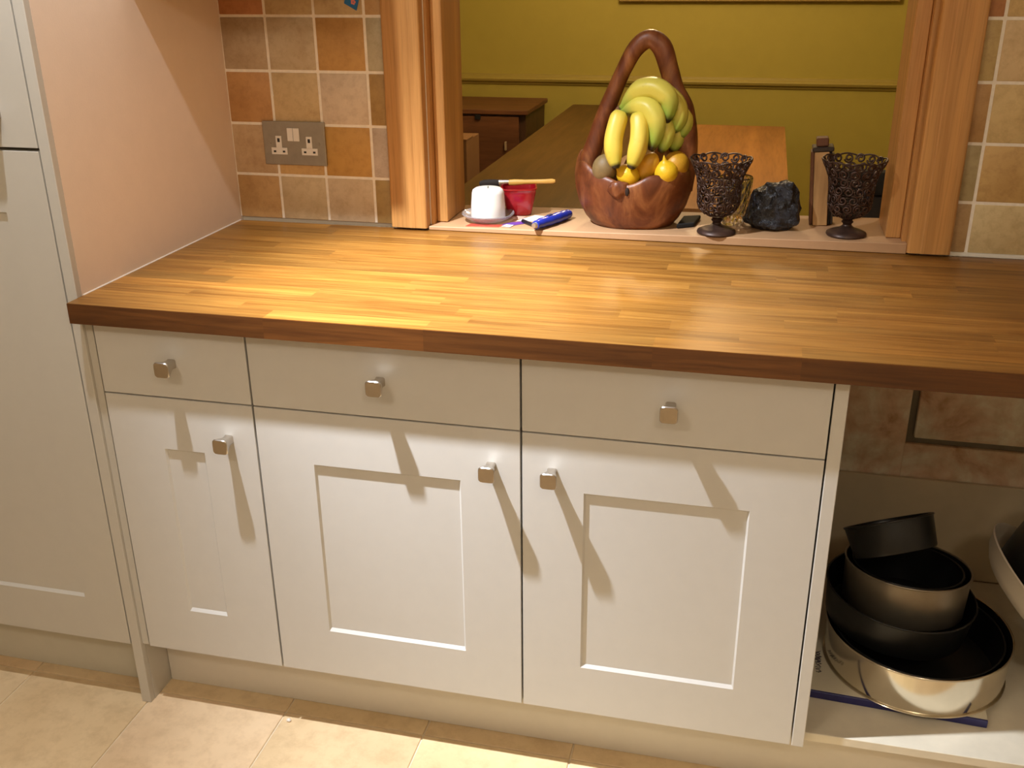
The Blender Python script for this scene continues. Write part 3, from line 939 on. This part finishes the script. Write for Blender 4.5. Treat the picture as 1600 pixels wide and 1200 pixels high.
obj('handle', MB().tube([bp(.39), bp(.46), bp(.6), bp(.8), bp(.96), bp(1.0)], [.0066, .0074, .0056, .0050, .0055, .0035], 12, squash=.7), plain('yellow_wood_handle', (0.72, 0.42, 0.09), 0.4), br, smooth=True)

# ------------------------------------------------------------------ knife, papers
kz = sill_z(.72)
M_blue = plain('blue_plastic', (0.012, 0.030, 0.33), 0.22, var=0.08)
kf_ = empty('utility_knife', (.72, .68, kz), 'bright blue utility knife lying askew on the front edge of the sill', 'knife')
hp_ = catmull([(.694, .606, kz+.0125), (.702, .626, kz+.0128), (.718, .660, kz+.0128), (.732, .694, kz+.0125), (.742, .722, kz+.0118), (.746, .732, kz+.0115)], 4)
rr_ = [.0085 + .0035*math.sin(math.pi*min(1, (i+1.5)/(len(hp_)+1))) + .0006*math.sin(i*1.9) for i in range(len(hp_))]
obj('handle', MB().tube(hp_, rr_, 12, squash=1.0), M_blue, kf_, smooth=True, angle=60)
obj('nose', MB().tube([(.6915, .600, kz+.0125), (.694, .606, kz+.0125)], [.0055, .0075], 10), plain('silver_nose', (0.7, 0.68, 0.65), 0.3, .9), kf_, smooth=True)
obj('slider', B(-.004, .004, -.008, .008, 0, .003).xform(Matrix.Translation((.716, .656, kz+.0232)) @ Matrix.Rotation(-.38, 4, 'Z')), plain('dark_blue_slider', (0.01, 0.012, 0.08), 0.4), kf_, bevel=.001)
pz = sill_z(.66)
pc = MB().tube([(.650, .676, pz+.0045), (.683, .640, pz+.0045)], [.0042, .0040], 10)
tag(obj('pen_cap', pc, plain('black_cap', (0.012, 0.010, 0.012), 0.35), at=(.666, .658, pz), smooth=True), 'small black pen cap touching the tip of the blue knife', 'pen cap')
def flat(name, pts, mat, label, cat, lift=0.0004, th=.0006, group=None):
    n_ = len(pts)
    zz = [sill_z(p[0]) + lift + (p[2] if len(p) > 2 else 0) for p in pts]
    vs = [(p[0], p[1], z) for p, z in zip(pts, zz)] + [(p[0], p[1], z+th) for p, z in zip(pts, zz)]
    fs = [tuple(range(n_-1, -1, -1)), tuple(range(n_, 2*n_))] + [(i, (i+1) % n_, n_+(i+1) % n_, n_+i) for i in range(n_)]
    o = obj(name, MB().add(vs, fs), mat, at=(pts[0][0], pts[0][1], sill_z(pts[0][0])))
    return tag(o, label, cat, group)
M_pap = plain('white_paper', (0.82, 0.80, 0.76), 0.6, var=0.02)
M_purp = plain('purple_foil', (0.16, 0.06, 0.34), 0.3, var=0.2, scale=120)
M_redp = plain('red_print_paper', (0.55, 0.06, 0.03), 0.4, var=0.2, scale=90)
flat('paper_scrap', [(.632, .690), (.672, .690), (.690, .742), (.662, .750)], M_pap, 'white folded paper scrap behind the black pen cap', 'paper')
flat('paper_scrap', [(.612, .632), (.632, .626), (.636, .646), (.618, .650)], M_pap, 'tiny white paper scrap at the front sill edge beside the purple wrapper', 'paper', lift=.0012)
flat('sweet_wrapper', [(.628, .640), (.658, .668), (.652, .690), (.618, .668), (.608, .650)], M_purp, 'crumpled purple foil wrapper between glass dish and pen cap', 'wrapper', lift=.0005)
flat('red_leaflet', [(.530, .626), (.606, .628), (.612, .648), (.536, .652)], M_redp, 'red printed slip sticking out from under the glass dish', 'paper', lift=.0002)
flat('pink_scrap', [(.612, .712), (.640, .708), (.646, .730), (.618, .738)], plain('pinkish_paper', (0.72, 0.48, 0.36), 0.6), 'pale pink scrap of paper in front of the red pot', 'paper')

# ------------------------------------------------------------------ baking tins on the open shelf
M_tin = plain('shiny_tinplate', (0.74, 0.68, 0.56), 0.14, 1.0, var=0.05, scale=16)
M_blk = plain('black_nonstick', (0.008, 0.008, 0.008), 0.34, var=0.2)
M_gry = plain('grey_tin', (0.30, 0.26, 0.20), 0.34, 0.75, var=0.06)
M_bcov = plain('white_book_cover', (0.72, 0.66, 0.52), 0.45, var=0.06, scale=12)
M_bblu = plain('dark_blue_binding', (0.022, 0.022, 0.13), 0.45, var=0.15)
bkx = empty('hardback_book', (1.49, .22, .168), 'white hardback book with dark blue edge lying under the shiny cake tin', 'book')
bkM = Matrix.Translation((1.49, .22, .168)) @ Matrix.Rotation(math.radians(-3), 4, 'Z')
obj('cover', B(-.155, .160, -.105, .135, .0130, .0160).xform(bkM), M_bcov, bkx, bevel=.0006)
obj('pages', B(-.150, .152, -.098, .130, .0032, .0128).xform(bkM), plain('page_edges', (0.62, 0.55, 0.40), 0.8), bkx)
obj('cover', B(-.155, .160, -.105, .135, .0002, .0030).xform(bkM), M_bblu, bkx, bevel=.0006)
obj('spine', B(-.155, .160, -.1105, -.1053, .0002, .0162).xform(bkM), M_bblu, bkx, bevel=.001)
scr = MB()
rs = random.Random(4)
for (sx_, sy_, ln) in [(-.138, -.052, .05), (-.140, -.020, .035)]:
    pts = []
    for i in range(26):
        t = i/25
        pts.append((sx_ + .006*math.sin(i*1.9) , sy_ + ln*t + .004*math.sin(i*2.7), .0162))
    scr.tube(pts, .0007, 4)
obj('cover_writing', scr.xform(bkM), plain('dark_ink', (0.03, 0.02, 0.05), 0.6), bkx)

def tin(name, prof_out, th, c, rot, mat, label, inner_mat=None, n=56, extra=None):
    """open round tin; prof_out: (r,z) outside from the centre of the base to the rim"""
    ins = [(max(r - th, 0), z + (th if k < 3 else 0)) for k, (r, z) in enumerate(prof_out)]
    Mx = Matrix.Translation(c) @ rot.to_matrix().to_4x4()
    e = empty(name, c, label, 'cake tin', 'round baking tins on the shelf')
    rim_r, rim_z = prof_out[-1]
    obj('wall', MB().lathe(prof_out + [(rim_r - th, rim_z)], n).xform(Mx), mat, e, smooth=True, angle=40)
    inn = [(rim_r - th, rim_z - .0004)] + [(max(r - th, 0), max(z, .0018)) for r, z in reversed(prof_out[:-1])]
    obj('lining', MB().lathe(inn, n).xform(Mx), inner_mat or mat, e, smooth=True, angle=40)
    rp = [(rim_r*math.cos(2*math.pi*i/n), rim_r*math.sin(2*math.pi*i/n), rim_z) for i in range(n)]
    obj('rolled_rim', MB().tube(rp, .0022, 8, closed=True).xform(Mx), mat, e, smooth=True, angle=80)
    if extra: extra(e, Mx)
    return e
TX, TY = 1.530, .256
def flange(e, Mx):
    obj('base_plate', MB().lathe([(0, 0), (.1685, 0), (.1695, .0012), (.1685, .0025), (0, .0025)], 64).xform(Mx), M_tin, e, smooth=True, angle=40)
tin('cake_tin', [(0, .0026), (.1655, .0026), (.1660, .006), (.1680, .045), (.1700, .085)], .0016, (TX, TY, .1843), Euler((0, 0, 0)), M_tin,
    'largest shiny silver cake tin at the bottom of the stack on the book', M_blk, 72, flange)
tin('cake_tin', [(0, 0), (.146, 0), (.1485, .003), (.152, .040), (.156, .0735)], .0016, (TX, TY, .1885), Euler((0, 0, 0)), M_blk,
    'shallow black cake tin nested level inside the shiny silver tin')
tin('cake_tin', [(0, 0), (.128, 0), (.130, .003), (.134, .036), (.138, .070)], .0016, (1.487, .272, .2645), Euler((0, math.radians(4), 0)), M_blk,
    'tilted black cake tin sticking out at the left above the shiny silver tin')
tin('cake_tin', [(0, 0), (.1100, 0), (.1120, .003), (.1140, .040), (.1160, .085)], .0015, (1.500, .288, .2925), Euler((math.radians(-7), math.radians(1.5), 0)), M_gry,
    'grey metal cake tin with black inside, just below the smallest tin', M_blk)
tin('cake_tin', [(0, 0), (.0960, 0), (.0980, .003), (.1000, .040), (.1015, .078)], .0015, (1.5005, .2885, .2960), Euler((math.radians(-7), math.radians(1.5), 0)), M_blk,
    'black cake tin nested inside the grey tin, under the smallest tin')
tin('cake_tin', [(0, 0), (.0755, 0), (.0770, .003), (.0800, .030), (.0830, .060)], .0014, (1.474, .283, .408), Euler((math.radians(-28), math.radians(-19), 0)), M_blk,
    'smallest black cake tin tipped over at the top of the stack')

# right edge of the picture: tilted cream bowl with a dark tin in it
ROT = Euler((0, math.radians(38), 0))
mb_ = MB().lathe([(0, 0), (.170, 0), (.175, .003), (.192, .020), (.203, .042), (.206, .044), (.205, .047), (.200, .045), (.188, .022), (.170, .006), (0, .005)], 64)
mb_.xform(Matrix.Translation((1.786, .300, .2815)) @ ROT.to_matrix().to_4x4())
tag(obj('mixing_bowl', mb_, plain('cream_glaze', (0.66, 0.58, 0.46), 0.3, var=0.03), at=(1.786, .30, .2815), smooth=True, angle=60), 'pale cream dish propped at a slant at the right picture edge on the shelf', 'dish')
tin('roasting_tin', [(0, 0), (.158, 0), (.162, .004), (.176, .060), (.190, .130)], .0018, (1.7905, .300, .2875), ROT, M_blk,
    'dark round tin lying slanted in the cream dish at the right picture edge')

# small white chip on the floor
tag(obj('chip', blob((.296, .010, .0032), (.0045, .0040, .0032), .35, 2.0, 5.0), M_plast, at=(.296, .010, 0), smooth=False), 'tiny white chip lying on the floor tiles before the middle cabinet', 'debris')

# ------------------------------------------------------------------ dining room furniture
M_tabd = wood('dark_table_wood', (0.085, 0.036, 0.010), (0.16, 0.072, 0.020), 'y', 34, .08, .38)
M_tabo = wood('orange_brown_table_wood', (0.33, 0.135, 0.030), (0.42, 0.185, 0.045), 'y', 30, .08, .5)
def table(name, x0, x1, y0, y1, h, mat, label, n_=3):
    t = empty(name, ((x0+x1)/2, (y0+y1)/2, 0), label, 'table')
    w_ = (x1-x0)/n_
    for k_ in range(n_):
        obj('plank', B(x0+k_*w_, x0+(k_+1)*w_, y0, y1, h-.035, h), mat, t, at=(x0+(k_+.5)*w_, (y0+y1)/2, h-.035))
    obj('apron', MB().box(x0+.05, x1-.05, y0+.05, y0+.07, h-.12, h-.0355).box(x0+.05, x1-.05, y1-.07, y1-.05, h-.12, h-.0355)
        .box(x0+.05, x0+.07, y0+.07, y1-.07, h-.12, h-.0355).box(x1-.07, x1-.05, y0+.07, y1-.07, h-.12, h-.0355), mat, t)
    for xx in (x0+.03, x1-.10):
        for yy in (y0+.03, y1-.10):
            obj('leg', B(xx, xx+.07, yy, yy+.07, 0, h-.0358), mat, t, at=(xx+.035, yy+.035, 0), bevel=.003)
    return t
table('dining_table', .172, .745, 1.12, 3.97, .75, M_tabd, 'long dark wooden dining table seen through the hatch left of the basket')
table('side_table', .850, 1.262, 1.63, 3.37, .75, M_tabo, 'orange-brown wooden table seen through the hatch behind the goblet and black rock', 1)
# sideboard by the far wall
sb = empty('sideboard', (-.40, 3.86, 0), 'low dark brown wooden cabinet against the olive wall beyond the table', 'sideboard')
M_sbw = wood('brown_sideboard_wood', (0.15, 0.055, 0.020), (0.22, 0.085, 0.030), 'x', 30, .1, .5)
M_sbd = wood('darker_sideboard_frame', (0.07, 0.03, 0.012), (0.11, 0.05, 0.02), 'z', 30, .1, .5)
obj('body', B(-.80, -.012, 3.63, 4.10, .06, .738), M_sbd, sb, bevel=.003)
obj('top', B(-.81, .004, 3.60, 4.11, .7385, .762), M_sbw, sb, bevel=.003)
d1_ = obj('door', B(-.78, -.045, 3.608, 3.629, .10, .728), M_sbw, sb, bevel=.003)
obj('catch', B(-.272, -.243, 3.598, 3.608, .712, .736), M_black, d1_, bevel=.002)
obj('handle', B(-.117, -.106, 3.594, 3.608, .560, .605), plain('pale_handle', (0.42, 0.30, 0.18), 0.4), d1_, bevel=.002)
for xx in (-.78, -.06):
    for yy in (3.65, 4.04):
        obj('foot', B(xx, xx+.04, yy, yy+.04, 0, .0598), M_sbd, sb)
# box on stool-high stand at the left edge of the hatch
bx_ = empty('storage_box', (-.13, 2.70, 0), 'tall light brown carton in front of the dark sideboard by the hatch frame', 'box')
M_cart = plain('brown_carton', (0.26, 0.125, 0.045), 0.7, var=0.08, scale=12)
obj('carton', B(-.23, -.032, 2.60, 2.80, 0, .772), M_cart, bx_, bevel=.002)
obj('flap', B(-.232, -.030, 2.595, 2.70, .7725, .778), M_cart, bx_, bevel=.001)
obj('label', B(-.098, -.058, 2.5985, 2.5998, .598, .640), plain('yellow_label', (0.42, 0.32, 0.08), 0.5), bx_, label='small yellow sticker')
# black chair near the hatch on the right
ch = empty('dining_chair', (1.52, 1.35, 0), 'black upholstered chair behind the right-hand goblet beyond the sill', 'chair')
M_chb = plain('black_upholstery', (0.010, 0.008, 0.007), 0.8)
M_chs = plain('dark_brown_upholstery', (0.018, 0.012, 0.008), 0.8)
obj('backrest', B(1.315, 1.745, 1.27, 1.315, .885, .950), M_chb, ch, bevel=.012, seg=2, smooth=True)
obj('back_pad', B(1.325, 1.735, 1.275, 1.310, .50, .884), M_chs, ch, bevel=.008, seg=2, smooth=True)
obj('seat', B(1.31, 1.75, 1.315, 1.74, .42, .49), M_chb, ch, bevel=.015, seg=2, smooth=True)
for xx in (1.32, 1.70):
    for yy in (1.275, 1.695):
        obj('leg', B(xx, xx+.04, yy, yy+.035, 0, .4205 if yy > 1.4 else .50), M_chb, ch, bevel=.002)
# picture on the far wall
pf = empty('picture_frame', (1.08, 4.14, 1.258), 'wide framed picture on the olive wall, only its lower edge in view', 'picture')
M_fr = plain('olive_wood_frame', (0.40, 0.27, 0.07), 0.45, var=0.05)
for nm, q in (('frame_rail', (.38, 1.775, 4.118, 4.149, 1.258, 1.288)), ('frame_rail', (.38, 1.775, 4.118, 4.149, 1.87, 1.90)),
              ('frame_stile', (.38, .41, 4.118, 4.149, 1.2882, 1.8698)), ('frame_stile', (1.745, 1.775, 4.118, 4.149, 1.2882, 1.8698))):
    obj(nm, B(*q), M_fr, pf, bevel=.003)
obj('picture', B(.41, 1.745, 4.138, 4.148, 1.288, 1.87), plain('muted_picture', (0.40, 0.34, 0.20), 0.6, var=0.3, scale=5), pf)
